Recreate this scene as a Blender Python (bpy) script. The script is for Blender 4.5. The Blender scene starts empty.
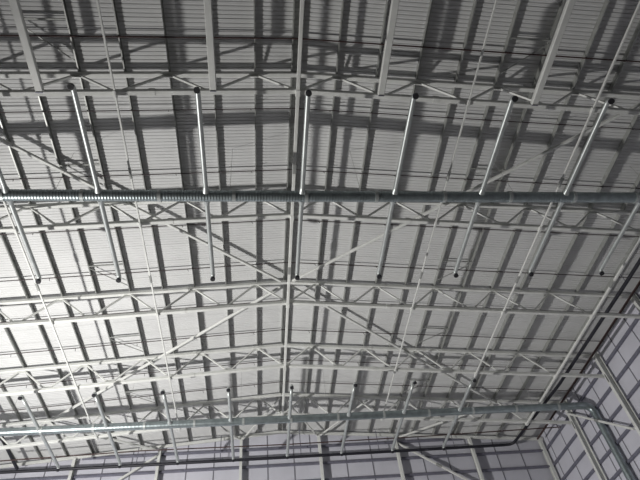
import bpy, math, random
from mathutils import Vector, Matrix
random.seed(4)
S = bpy.context.scene
COL = S.collection

# ------------------------------------------------------------------ layout (metres)
EYE = 1.6                      # camera height above the floor
XR = 1.63                      # ridge
SL = 0.0808                    # roof slope
P = 3.48                       # truss panel
HB = 20.0 + EYE                # bottom chord at the ridge
HT = 21.61 + EYE               # top chord at the ridge
HP = 21.71 + EYE               # underside of purlins at the ridge
HD = 21.965 + EYE               # underside of deck at the ridge
HALF = 21.2
XL, XW = XR - HALF, XR + HALF  # side walls
YG = 38.7                      # gable wall
YB = -14.0                     # wall behind the camera
TY = dict(E=9.18, D=15.52, C=21.69, B=27.51, A=33.15)
def zr(h, x): return h - SL*abs(x-XR)

# ------------------------------------------------------------------ materials
def mat(name, col, rough=.5, metal=0.0, noise=.06, scale=3.0, bump=0.0, spec=.5):
    m = bpy.data.materials.new(name); m.use_nodes = True
    nt = m.node_tree; b = nt.nodes['Principled BSDF']
    b.inputs['Roughness'].default_value = rough; b.inputs['Metallic'].default_value = metal
    b.inputs['Specular IOR Level'].default_value = spec
    tc = nt.nodes.new('ShaderNodeTexCoord'); nz = nt.nodes.new('ShaderNodeTexNoise')
    nz.inputs['Scale'].default_value = scale; nz.inputs['Detail'].default_value = 4
    nt.links.new(tc.outputs['Object'], nz.inputs['Vector'])
    rp = nt.nodes.new('ShaderNodeValToRGB')
    lo = [max(0, c*(1-noise*2)) for c in col]; hi = [min(1, c*(1+noise)) for c in col]
    rp.color_ramp.elements[0].position = .3; rp.color_ramp.elements[1].position = .7
    rp.color_ramp.elements[0].color = (*lo, 1); rp.color_ramp.elements[1].color = (*hi, 1)
    nt.links.new(nz.outputs['Fac'], rp.inputs['Fac']); nt.links.new(rp.outputs['Color'], b.inputs['Base Color'])
    if bump:
        bp = nt.nodes.new('ShaderNodeBump'); bp.inputs['Strength'].default_value = bump
        nt.links.new(nz.outputs['Fac'], bp.inputs['Height']); nt.links.new(bp.outputs['Normal'], b.inputs['Normal'])
    return m
M = dict(
    deck=mat('deck_sheet', (.64, .645, .64), .55, 0, .03, .6),
    wall=mat('wall_sheet', (.60, .60, .66), .6, 0, .04, .5),
    block=mat('grey_blockwork', (.09, .09, .095), .8),
    seam=mat('panel_joint', (.20, .20, .23), .7),
    steel=mat('painted_steel', (.70, .71, .68), .45, 0, .05, 2),
    galv=mat('galvanised_purlin', (.40, .41, .39), .40, .45, .08, 4),
    girt=mat('girt_steel', (.20, .20, .25), .5, .3, .08, 3),
    duct=mat('spiral_duct_steel', (.34, .39, .40), .38, .8, .10, 3),
    branch=mat('branch_pipe_steel', (.50, .53, .52), .40, .55, .06, 3),
    dark=mat('bore_shade', (.015, .015, .017), .8),  # near-black colour stands in for the shade inside the pipe ends
    black=mat('black_pipe', (.014, .014, .022), .5),
    cable=mat('dark_cable', (.055, .04, .042), .6),
    red=mat('red_brown_pipe', (.06, .032, .03), .65),
    floor=mat('concrete_floor', (.075, .072, .07), .6, 0, .08, .4),
)

# ------------------------------------------------------------------ mesh helpers
class MB:
    def __init__(s): s.v, s.f, s.sm, s.mi = [], [], [], []
    def add(s, v, f, smooth=False, mi=0):
        n = len(s.v); s.v += [tuple(p) for p in v]
        s.f += [tuple(i+n for i in q) for q in f]; s.sm += [smooth]*len(f); s.mi += [mi]*len(f)
        return s
    def prism(s, p0, p1, prof, up=(0,0,1), mi=0, closed=True, smooth=False):
        """extrude a 2D profile (list of (u, w)) from p0 to p1; w along up"""
        p0, p1 = Vector(p0), Vector(p1); d = (p1-p0).normalized(); up = Vector(up)
        side = d.cross(up)
        if side.length < 1e-5: side = d.cross(Vector((0,1,0)))
        side.normalize(); u2 = side.cross(d)
        n = len(prof)
        v = [p0+side*a+u2*b for a, b in prof] + [p1+side*a+u2*b for a, b in prof]
        f = [(i, (i+1) % n, n+(i+1) % n, n+i) for i in range(n if closed else n-1)]
        if closed: f += [tuple(range(n))[::-1], tuple(range(n, 2*n))]
        return s.add(v, f, smooth, mi)
    def bar(s, p0, p1, w, h, up=(0,0,1), mi=0):
        c = min(w, h)*.12; a, b = w/2, h/2
        return s.prism(p0, p1, [(-a+c,-b),(a-c,-b),(a,-b+c),(a,b-c),(a-c,b),(-a+c,b),(-a,b-c),(-a,-b+c)], up, mi)
    def ibeam(s, p0, p1, w, h, t=.02, up=(0,0,1)):
        a, b = w/2, h/2; q = t*.7
        return s.prism(p0, p1, [(-a,-b),(a,-b),(a,-b+t),(q,-b+t),(q,b-t),(a,b-t),(a,b),(-a,b),(-a,b-t),(-q,b-t),(-q,-b+t),(-a,-b+t)], up)
    def box(s, x0, x1, y0, y1, z0, z1, mi=0):
        v = [(x,y,z) for x in (x0,x1) for y in (y0,y1) for z in (z0,z1)]
        return s.add(v, [(0,1,3,2),(4,6,7,5),(0,4,5,1),(2,3,7,6),(0,2,6,4),(1,5,7,3)], False, mi)
    def tube(s, path, r, n=12, cap=True, mi=0):
        """path of points, r a number or one radius per point"""
        pts = [Vector(p) for p in path]; m = len(pts)
        rr = r if isinstance(r, (list, tuple)) else [r]*m
        T = []
        for i in range(m):
            a = pts[max(i-1, 0)]; b = pts[min(i+1, m-1)]; T.append((b-a).normalized())
        ref = Vector((0,0,1)) if abs(T[0].z) < .9 else Vector((0,1,0))
        nrm = (ref - T[0]*ref.dot(T[0])).normalized(); v = []
        for i in range(m):
            nrm = (nrm - T[i]*nrm.dot(T[i])).normalized(); bi = T[i].cross(nrm)
            v += [pts[i]+(nrm*math.cos(2*math.pi*k/n)+bi*math.sin(2*math.pi*k/n))*rr[i] for k in range(n)]
        f = [(i*n+k, i*n+(k+1) % n, (i+1)*n+(k+1) % n, (i+1)*n+k) for i in range(m-1) for k in range(n)]
        s.add(v, f, True, mi)
        if cap:
            s.add(v[:n], [tuple(range(n))[::-1]], False, mi); s.add(v[-n:], [tuple(range(n))], False, mi)
        return s
    def build(s, name, mats, parent=None):
        me = bpy.data.meshes.new(name); me.from_pydata(s.v, [], s.f)
        for m in (mats if isinstance(mats, (list, tuple)) else [mats]): me.materials.append(m)
        me.polygons.foreach_set('use_smooth', s.sm); me.polygons.foreach_set('material_index', s.mi)
        me.update()
        o = bpy.data.objects.new(name, me); COL.objects.link(o)
        if parent is not None:
            o.parent = parent
            o.matrix_parent_inverse = Matrix.Translation(-total_loc(parent))
        return o
def total_loc(o):
    v = Vector(o.location)
    while o.parent is not None:
        v = v + Vector(o.matrix_parent_inverse.translation); o = o.parent; v = v + Vector(o.location)
    return v
def tag(o, label, cat, group=None):
    o['label'] = label; o['category'] = cat
    if group: o['group'] = group
    return o
def thing(name, label, cat, loc, group=None):
    o = bpy.data.objects.new(name, None); COL.objects.link(o); o.location = loc
    o.empty_display_size = .2
    return tag(o, label, cat, group)
def struct(o): o['kind'] = 'structure'; return o
def arc(c, a, b, r, n=7):
    """quarter bend centred c, from c+a*r to c+b*r (a, b unit vectors)"""
    c, a, b = Vector(c), Vector(a), Vector(b)
    return [c+(a*math.cos(t)+b*math.sin(t))*r for t in [math.pi/2*i/(n-1) for i in range(n)]]
ORD = ['', 'first', 'second', 'third', 'fourth', 'fifth', 'sixth', 'seventh', 'eighth', 'ninth', 'tenth', 'eleventh', 'twelfth']

# ------------------------------------------------------------------ the setting
# corrugated roof deck: ribs run down each slope (along X)
Y0, Y1, PER, DEP = -13.9, YG, .165, .022
prof = []
n = int((Y1-Y0)/PER)
for i in range(n):
    y = Y0+i*PER
    big = (i % 7 == 0)
    prof += [(y, 0), (y+PER*.55, 0), (y+PER*.66, DEP), (y+PER*.89, DEP)]
    if big: prof += [(y+PER*.92, -.008), (y+PER*.97, -.008)]
prof.append((Y1, 0))
mb = MB()
for sgn in (-1, 1):
    xe = XR+sgn*HALF
    v = [(XR, y, HD+d) for y, d in prof] + [(xe, y, zr(HD, xe)+d) for y, d in prof]
    k = len(prof)
    f = [(i, i+1, k+i+1, k+i) if sgn < 0 else (i, k+i, k+i+1, i+1) for i in range(k-1)]
    mb.add(v, f)
    # weather skin above the ribs so the roof has thickness
    v = [(XR, Y0, HD+.16), (XR, Y1, HD+.16), (xe, Y1, zr(HD, xe)+.16), (xe, Y0, zr(HD, xe)+.16)]
    mb.add(v, [(0,1,2,3)])
struct(mb.build('ceiling', M['deck']))

mb = MB().box(XL-.2, XW+.2, YB-.2, YG+.2, -.2, 0); struct(mb.build('floor', M['floor']))
# walls: panel sheets with raised joint strips
ze = zr(HD, XW)
mb = MB().box(XW, XW+.12, YB, YG, 0, ze)
for i in range(27):
    y = YG-1-2*i
    if y > YB: mb.box(XW-.03, XW, y-.035, y+.035, 0, ze, 1)
struct(mb.build('wall_right', [M['wall'], M['seam']]))
mb = MB().box(XL-.12, XL, YB, YG, 0, ze); struct(mb.build('wall_left', [M['wall'], M['seam']]))
mb = MB()
v = []
for y in (YG, YG+.12): v += [(XL, y, 0), (XW, y, 0), (XW, y, ze), (XR, y, HD), (XL, y, ze)]
mb.add(v, [(0,1,2,3,4), (9,8,7,6,5), (0,5,6,1), (1,6,7,2), (2,7,8,3), (3,8,9,4), (4,9,5,0)])
for i in range(-10, 11):
    x = XR+1+2*i+.0
    if XL < x < XW: mb.box(x-.035, x+.035, YG-.03, YG, 0, zr(HD, x)-.05, 1)
struct(mb.build('wall_far', [M['wall'], M['seam']]))
mb = MB().box(XL, XW, YB-.12, YB, 0, HD+.1); struct(mb.build('wall_behind', M['block']))

# ------------------------------------------------------------------ purlins (C sections along the hall)
def cprof(d=.25, b=.05, lip=.022, t=.012):
    return [(0,0),(b,0),(b,lip),(b-t,lip),(b-t,t),(t,t),(t,d-t),(b-t,d-t),(b-t,d-lip),(b,d-lip),(b,d),(0,d)]
def purlin(k, label):
    x = XR+k*P
    mb = MB().prism((x, YB+.1, zr(HP, x)), (x, YG-.02, zr(HP, x)), cprof())
    tag(mb.build('roof_purlin', M['galv']), label, 'purlin', 'roof purlins')
for j in range(0, 12):
    for sgn, side in ((-1, 'left'), (1, 'right')):
        if j == 0:
            purlin(sgn*.052, f'galvanised ridge purlin, the {side} one of the close pair at the roof ridge')
        else:
            purlin(sgn*j*.5, f'galvanised purlin under the roof sheets, {ORD[j]} one {side} of the ridge pair')

# ------------------------------------------------------------------ trusses
TL = dict(A='pale steel roof truss nearest the far gable wall, behind the farther duct',
          B='pale steel roof truss just in front of the farther duct',
          C='pale steel roof truss at the middle of the roof where the long braces cross',
          D='pale steel roof truss just beyond the near spiral duct',
          E='pale steel roof truss nearest the viewer, in front of the near ribbed duct')
XC = 20.75
def truss(k):
    y = TY[k]
    t = thing('roof_truss', TL[k], 'truss', (XR, y, HB), 'roof trusses')
    for nm, H in (('top_chord', HT), ('bottom_chord', HB)):
        mb = MB()
        for sgn in (-1, 1):
            xe = XR+sgn*XC
            mb.bar((XR-sgn*.02, y, H), (xe, y, zr(H, xe)), .19, .20)
        mb.build(nm, M['steel'], t)
    for i in range(-6, 6):
        for (a, b) in ((i, i+.5), (i+1, i+.5)):
            if abs(a) > 5.9: continue
            xa, xb = XR+a*P, XR+b*P
            sg = 1 if xb > xa else -1
            MB().bar((xa+sg*.10, y, zr(HB, xa)+.07), (xb-sg*.10, y, zr(HT, xb)-.07), .09, .09).build('diagonal', M['steel'], t)
    for i in range(-5, 6):
        x = XR+i*P
        MB().box(x-.19, x+.19, y-.012, y+.012, zr(HB, x)-.06, zr(HB, x)+.26).build('gusset_plate', M['steel'], t)
    for i in range(-6, 6):
        x = XR+(i+.5)*P
        MB().box(x-.17, x+.17, y-.012, y+.012, zr(HT, x)-.24, zr(HT, x)+.06).build('gusset_plate', M['steel'], t)
    for sgn in (-1, 1):     # bolted splice collars on the chords
        for H in (HB, HT):
            x = XR+sgn*1.62*P
            MB().bar((x-.12, y, zr(H, x-.12)), (x+.12, y, zr(H, x+.12)), .23, .24).build('splice_collar', M['steel'], t)
for k in 'EDCBA': truss(k)

# ------------------------------------------------------------------ ties along the hall at bottom chord level
def tie(k, label, w, ya=3.2, yb=TY['A']):
    x = XR+k*P; z = zr(HB, x)-.10-w/2
    o = thing('tie_bar', label, 'tie bar', (x, yb, z), 'tie bars under the trusses')
    MB().bar((x, ya, z), (x, yb, z), w, w).build('bar', M['steel'], o)
    for c, y in TY.items():
        MB().bar((x, y-.14, z), (x, y+.14, z), w+.05, w+.05).build('clamp', M['steel'], o)
    for y0, y1 in ((TY['E'], TY['D']), (TY['D'], TY['C'])):
        ym = (y0+y1)/2+.4
        MB().bar((x, ym-.25, z), (x, ym+.25, z), w+.03, w+.03).build('turnbuckle', M['galv'], o)
tie(0, 'white square tie bar along the roof ridge under the truss bottom chords', .15)
tie(-2, 'thin white tie bar running the hall, first one left of the ridge tie', .075)
tie(2, 'thin white tie bar running the hall, first one right of the ridge tie', .075)
tie(-3.5, 'thin white tie bar running the hall, second one left of the ridge tie', .075)
tie(3.5, 'thin white tie bar running the hall, second one right of the ridge tie', .085)
tie(5, 'white tie bar nearest the right wall, beside the black eaves pipe', .13)
for k, lb in ((-2.75, 'wide pale steel strut at top left corner, ending on the nearest truss'),
              (-.955, 'wide pale steel strut just left of the ridge, ending on the nearest truss'),
              (.96, 'wide pale steel strut just right of the ridge, ending on the nearest truss'),
              (2.78, 'wide pale steel strut at top right, ending on the nearest truss')):
    x = XR+k*P; z = zr(HB, x)-.1
    o = thing('roof_strut', lb, 'strut', (x, TY['E'], z), 'wide struts before the nearest truss')
    MB().bar((x, 3.0, z), (x, TY['E']-.12, z), .27, .20).build('bar', M['steel'], o)
    MB().box(x-.12, x+.12, TY['E']-.13, TY['E']-.10, z-.14, z+.10).build('end_plate', M['girt'], o)

# ------------------------------------------------------------------ long plan braces
zb = lambda x: zr(HT, x)-.16
def brace(name, a, b, label, w=.14, grp='long diagonal braces in the roof plane'):
    o = thing(name, label, 'brace', a, grp)
    MB().bar(a, b, w, w).build('bar', M['steel'], o)
    d = (Vector(b)-Vector(a)).normalized()
    for q, s in ((Vector(a), 1), (Vector(b), -1)):
        MB().bar(q+d*s*.02, q+d*s*.45, w+.05, .03).build('end_plate', M['steel'], o)
    m = Vector(a).lerp(Vector(b), .5)
    MB().bar(m-d*.22, m+d*.22, w+.04, w+.04).build('sleeve', M['galv'], o)
for sx, sn in ((-1, 'left'), (1, 'right')):
    for ye, yn in ((TY['E'], 'toward the nearest truss'), (TY['A'], 'toward the far gable')):
        a = XR+sx*.35, TY['C']+(.25 if ye > 22 else -.25), zb(XR)
        xe = XR+sx*4.5*P
        brace('roof_brace', a, (xe, ye, zb(xe)), f'long diagonal brace from the middle of the ridge to the {sn}, {yn}')
    xe, xg = XR+sx*4.5*P, XR+sx*2.68*P
    brace('roof_brace', (xe, TY['A']+.15, zb(xe)), (xg, YG-.64, zr(HP, xg)-.42),
          f'diagonal roof brace of the last bay, meeting the gable on the {sn}')
    for nn, kk in (('leaning to the ridge', 0), ('leaning away', 1.75)):
        xa = XR+sx*(kk*P+.12); xg = XR+sx*3.0
        brace('gable_strut', (xg+sx*.14*(1 if kk else -1), YG-.64, zr(HP, xg)-.42), (xa, TY['A']+.15, zb(xa)),
              f'short strut on the gable column just {sn} of the ridge, {nn}', .11, 'struts at the gable columns')

# small trimmers between two purlins in each bay
BN = {'E': 'in front of the nearest truss', 'D': 'above the near spiral duct', 'C': 'just before the middle truss',
      'B': 'just beyond the middle truss', 'A': 'above the farther duct'}
for k, y in TY.items():
    for sx, sn in ((-1, 'left'), (1, 'right')):
        ya = y-2.1
        xa, xb = XR+sx*3*P, XR+sx*2.5*P
        o = thing('purlin_trimmer', f'thin steel trimmer between two purlins, {sn} slope, {BN[k]}', 'trimmer', (xa, ya, zr(HP, xa)), 'trimmers between purlins')
        MB().bar((xa, ya, zr(HP, xa)+.03), (xb, ya, zr(HP, xb)+.03), .07, .06).build('cross_bar', M['galv'], o)
        MB().bar((xa, ya+.12, zr(HP, xa)+.03), (xb, ya+1.6, zr(HP, xb)+.03), .04, .04).build('diagonal_rod', M['galv'], o)

# ------------------------------------------------------------------ cables across the roof, peaked at the ridge
def cable(y, label, r, m, xa=XL+.3, xb=XW-.3):
    zc = lambda x: zr(HP, x)-.04
    o = thing('roof_cable', label, 'cable', (XR, y, zc(XR)), 'cables across the purlins')
    pts = [(XR+(xa-XR)*t, y, zc(XR+(xa-XR)*t)) for t in (1, .8, .6, .4, .2)] + [(XR, y, zc(XR))] + \
          [(XR+(xb-XR)*t, y, zc(XR+(xb-XR)*t)) for t in (.2, .4, .6, .8, 1)]
    MB().tube(pts, r, 8).build('line', m, o)
    for i in range(-6, 6):
        x = XR+(i+.43)*P
        if xa < x < xb:
            MB().tube([(x, y, zc(x)+.02), (x+.05, y-.05, zc(x)-.12), (x+.10, y-.09, zc(x)-.28)], .014, 6).build('hook', m, o)
for k, nm in (('E', 'nearest'), ('D', 'second'), ('C', 'middle'), ('B', 'fourth'), ('A', 'last')):
    cable(TY[k]-1.5, f'thin dark cable with small hooks crossing the roof, before the {nm} truss',
          .034 if k == 'E' else .026, M['red'] if k == 'E' else M['cable'])
    if k != 'A':
        cable(TY[k]+1.6, f'thin dark cable with small hooks crossing the roof, beyond the {nm} truss', .026, M['cable'])

# ------------------------------------------------------------------ ducts
ZD = 17.95+EYE
def duct(name, y, label, xs, xend, rib, bulge, L0, L1):
    R = .235
    t = thing(name, label, 'duct', (XR, y, ZD), 'spiral ventilation ducts')
    xa = XL+.6
    path, rad = [], []
    x = xa
    while x < xend-.75:
        path += [(x, y, ZD), (x+rib*.70, y, ZD), (x+rib*.78, y, ZD), (x+rib*.92, y, ZD)]
        rad += [R, R, R+bulge, R+bulge]; x += rib
    MB().tube(path, rad, 28).build('main_pipe', M['duct'], t)
    c = (xend-.55, y, ZD-.55)
    bend = [(x-.05, y, ZD)] + arc(c, (0,0,1), (1,0,0), .55, 9) + [(xend, y, ZD-.7)]
    MB().tube(bend, R+.012, 24).build('elbow', M['duct'], t)
    path, rad = [], []
    z = ZD-.65
    while z > .15:
        path += [(xend, y, z), (xend, y, z-.30), (xend, y, z-.31), (xend, y, z-.34)]; rad += [R, R, R+.001, R+.001]; z -= .35
    MB().tube(path, rad, 20).build('drop_pipe', M['duct'], t)
    for xc in [xa+3.0*i for i in range(1, 14)]:
        if xc < xend-1.2: MB().tube([(xc-.07, y, ZD), (xc+.07, y, ZD)], R+.028, 28).build('coupling', M['branch'], t)
    for xh in [XR+j*P*2 for j in (-2.4, -1.4, -.4, .4, 1.4, 2.4)]:
        MB().tube([(xh, y, ZD+R-.02), (xh, y, zr(HD, xh)-.02)], .008, 6).build('hanger_wire', M['galv'], t)
    r = .098
    for xb, near, far in xs:
        for has, s, L in ((near, -1, L0), (far, 1, L1)):
            if not has: continue
            ye = y+s*L
            c = (xb, ye-s*.16, ZD-.16)
            pts = [(xb, y+s*(R-.03), ZD)] + [(xb, y+s*q, ZD) for q in (1.2, 2.4, 3.6)] + arc(c, (0,0,1), (0,s,0), .16, 7)
            b = MB().tube(pts, r, 16).build('branch_pipe', M['branch'], t)
            MB().tube([(xb, y+s*(R-.04), ZD), (xb, y+s*(R+.10), ZD), (xb, y+s*(R+.2), ZD)], [r+.06, r+.025, r+.004], 16).build('saddle', M['branch'], b)
            MB().tube([(xb, ye, ZD-.15), (xb, ye, ZD-.24)], [r+.014, r+.014], 16, True).build('outlet_collar', M['black'], b)
            MB().tube([(xb, ye, ZD-.20), (xb, ye, ZD-.244)], [r-.012, r-.012], 16, True).build('opening_shade_disc', M['dark'], b)  # closed disc at the pipe opening, the bore's shade put into its colour
XB = [-13.6, -9.8, -6.33, -2.1, 1.85, 5.82, 9.68, 13.6, 17.4]
duct('spiral_duct', 12.93, 'ribbed galvanised spiral duct crossing the whole hall nearest the viewer, with side branches',
     [(x, 1, 1) for x in XB], 22.35, .12, .0045, 4.70, 4.62)
XB2 = [-13.1, -9.2, -5.45, -1.75, 1.93, 5.72, 9.35, 13.1]
duct('spiral_duct', 30.3, 'galvanised spiral duct farther off, bending down the right wall in front of the gable',
     [(x, 1, 1) for x in XB2], 22.42, .22, .0012, 3.72, 4.6)

# ------------------------------------------------------------------ pipes round the far end
pts = [(21.0, 2, 19.55+EYE), (20.95, 20, 19.5+EYE), (20.7, 30, 19.45+EYE), (19.95, 37.3, 19.40+EYE)]
pts += [(19.86, 37.72, 19.39+EYE), (19.62, 37.90, 19.38+EYE), (19.2, 37.93, 19.37+EYE)]
pts += [(10, 37.93, 19.35+EYE), (XR, 37.93, 19.33+EYE), (-8, 37.93, 19.33+EYE), (-16.2, 37.93, 19.36+EYE), (-19.3, 37.93, 19.36+EYE)]
t = thing('black_pipe', 'thick black pipe along the gable wall that turns and follows the right eaves', 'pipe', (19.6, 37.9, 19.4+EYE))
MB().tube(pts, .105, 14).build('pipe_run', M['black'], t)
for x in [XR+6*i+1.5 for i in range(-3, 3)]:
    MB().tube([(x, 37.93, 19.42+EYE), (x, 37.93, zr(HP, x))], .03, 8).build('drop_rod', M['girt'], t)
for y in (8, 14, 20, 26, 32):
    MB().tube([(20.93-(.3 if y > 30 else 0), y, 19.6+EYE), (20.93-(.3 if y > 30 else 0), y, zr(HP, 20.9)+.02)], .02, 8).build('drop_rod', M['girt'], t)
tag(MB().tube([(-16.9, 37.6, 19.4+EYE), (-16.7, 33, 19.5+EYE), (-16.7, 20, 19.5+EYE)], .11, 12).build('black_pipe', M['black']),
    'black pipe running forward under the left slope from the far left corner', 'pipe')
tag(MB().tube([(21.85, 2, 19.5+EYE), (21.85, 18, 19.55+EYE), (21.85, 37.5, 19.5+EYE)], .07, 10).build('red_pipe', M['red']),
    'red-brown pipe along the top of the right wall beside the black pipe', 'pipe')
tag(MB().tube([(-17.2, 35, 18.65+EYE), (-8, 35, 18.86+EYE), (2, 35, 18.78+EYE), (12, 35, 18.86+EYE), (22.6, 35, 19.05+EYE)], .042, 8).build('red_cable', M['red']),
    'thin dark red line strung across the hall in front of the gable wall', 'cable')

# ------------------------------------------------------------------ gable frame
gx = [XR+3*j for j in (-7, -5, -3, -1, 1, 3, 5)]
gl = ['pale steel gable column farthest left, near the left corner', 'pale steel gable column, third left of the ridge',
      'pale steel gable column, second left of the ridge, with a brace at its top', 'pale steel gable column, first left of the ridge',
      'pale steel gable column, first right of the ridge', 'pale steel gable column, second right of the ridge, with a brace at its top',
      'pale steel gable column, third right of the ridge']
for x, lb in zip(gx, gl):
    if x < XL+.3: x = XL+.3
    zt = zr(HP, x)-.29
    o = thing('gable_column', lb, 'column', (x, YG-.42, 0), 'columns of the far gable wall')
    MB().ibeam((x, YG-.42, .02), (x, YG-.42, zt), .20, .34, .022, up=(0,1,0)).build('shaft', M['steel'], o)
    MB().box(x-.2, x+.2, YG-.66, YG-.21, 0, .03).build('base_plate', M['steel'], o)
    MB().box(x-.13, x+.13, YG-.60, YG-.24, zt, zt+.03).build('cap_plate', M['steel'], o)
tag(MB().ibeam((XW-.35, YG-.35, 0), (XW-.35, YG-.35, zr(HP, XW-.35)-.02), .25, .3, .025, up=(0,1,0)).build('corner_column', M['steel']),
    'pale steel column in the far right corner between gable and side wall', 'column')
mb = MB()
for sgn in (-1, 1):
    xe = XR+sgn*(HALF-.1)
    mb.bar((XR, YG-.40, HP-.12), (xe, YG-.40, zr(HP, xe)-.12), .16, .22)
tag(mb.build('gable_rafter', M['steel']), 'pale sloping rafter along the top of the far gable wall', 'rafter')
GZ = [20.40, 19.05, 17.75, 16.45, 15.15, 13.85]
gn = ['dark horizontal girt highest on the far gable wall', 'dark horizontal girt on the far gable wall behind the black pipe'] + \
     [f'dark horizontal girt on the far gable wall, {ORD[i]} below the black pipe' for i in range(1, 5)]
for z, lb in zip(GZ, gn):
    half = min(HALF-.1, (21.93-.35-z)/SL)
    tag(MB().bar((XR-half, YG-.14, z+EYE), (XR+half, YG-.14, z+EYE), .18, .16).build('wall_girt', M['girt']), lb, 'girt', 'gable wall girts')
for sx, sn in ((-1, 'left'), (1, 'right')):
    a = (XR+sx*9.15, YG-.43, zr(20.9, XR+sx*9.15)+EYE); b = (XR+sx*14.8, YG-.43, 16.3+EYE)
    brace('wall_brace', a, b, f'diagonal brace on the far gable wall sloping down to the {sn}', .15, 'diagonal wall braces')

# ------------------------------------------------------------------ right wall frame
for k, nm in (('E', 'level with the nearest truss'), ('D', 'level with the truss beyond the near duct'), ('C', 'under the middle truss end'),
              ('B', 'just nearer than the drop of the farther duct'), ('A', 'just beyond the drop of the farther duct')):
    y = TY[k]-(.0 if k in 'EDC' else .25)
    x = XW-.40
    o = thing('wall_column', f'pale steel column of the right wall, {nm}', 'column', (x, y, 0), 'columns of the right wall')
    MB().ibeam((x, y, .02), (x, y, zr(HT, x)+.08), .24, .38, .026, up=(1,0,0)).build('shaft', M['steel'], o)
    MB().box(x-.26, x+.26, y-.22, y+.22, 0, .03).build('base_plate', M['steel'], o)
    MB().prism((x-.19, y-.05, 0), (x-.19, y+.05, 0), [(0, zr(HB, x)-.6), (.55, zr(HB, x)-.02), (0, zr(HB, x)-.02)]).build('haunch', M['steel'], o)
rn = ['dark horizontal girt highest on the right wall'] + [f'dark horizontal girt on the right wall, {ORD[i+1]} from the top' for i in range(1, 8)]
for i, lb in enumerate(rn):
    z = 19.05-1.3*i+EYE
    tag(MB().bar((XW-.11, YG-.2, z), (XW-.11, YB+.5, z), .18, .16).build('wall_girt', M['girt']), lb, 'girt', 'right wall girts')
brace('wall_brace', (XW-.66, TY['A']-.3, 18.9+EYE), (XW-.66, TY['B']-.1, 14.55+EYE), 'diagonal brace on the right wall passing behind the duct drop', .14, 'diagonal wall braces')

# ------------------------------------------------------------------ light
w = bpy.data.worlds.new('dim_hall'); S.world = w; w.use_nodes = True
w.node_tree.nodes['Background'].inputs[0].default_value = (.5, .52, .55, 1)
w.node_tree.nodes['Background'].inputs[1].default_value = 0.0
def lamp(name, loc, power, size, col=(1, .98, .95), target=None):
    l = bpy.data.lights.new(name, 'AREA'); l.shape = 'DISK'; l.size = size; l.energy = power; l.color = col
    o = bpy.data.objects.new(name, l); COL.objects.link(o); o.location = loc
    d = Vector(target)-Vector(loc); o.rotation_euler = d.to_track_quat('-Z', 'Y').to_euler()
    return o
lamp('floodlight', (-18, 18.1, 5.1+EYE), 7400, .7, target=(20, 47, 15+EYE))
# soft fill added to lift the right side; no known lamp there
for i, (x, y) in enumerate(((19, 30),)):
    l = bpy.data.lights.new('fill_light', 'POINT'); l.energy = 220; l.shadow_soft_size = 1.2; l.color = (1, .97, .95)
    o = bpy.data.objects.new('fill_light', l); COL.objects.link(o); o.location = (x, y, 4.5)

# ------------------------------------------------------------------ camera
yaw, pitch, roll, f = math.radians(10.304), math.radians(48.986), math.radians(-8.148), 525.3
cy, sy, cp, sp = math.cos(yaw), math.sin(yaw), math.cos(pitch), math.sin(pitch)
fw = Vector((sy*cp, cy*cp, sp)); rt = Vector((cy, -sy, 0)); up = rt.cross(fw)
r2 = rt*math.cos(roll)+up*math.sin(roll); u2 = -rt*math.sin(roll)+up*math.cos(roll)
cam = bpy.data.cameras.new('camera'); co = bpy.data.objects.new('camera', cam); COL.objects.link(co)
m = Matrix((( r2.x, u2.x, -fw.x, 0), (r2.y, u2.y, -fw.y, 0), (r2.z, u2.z, -fw.z, EYE), (0, 0, 0, 1)))
co.matrix_world = m
cam.sensor_width = 36; cam.lens = f/640*36; cam.clip_end = 200; cam.clip_start = .1
S.camera = co
S.view_settings.view_transform = 'Standard'; S.view_settings.look = 'None'
S.view_settings.gamma = 1; S.view_settings.use_curve_mapping = False
S.view_settings.exposure = 0.0
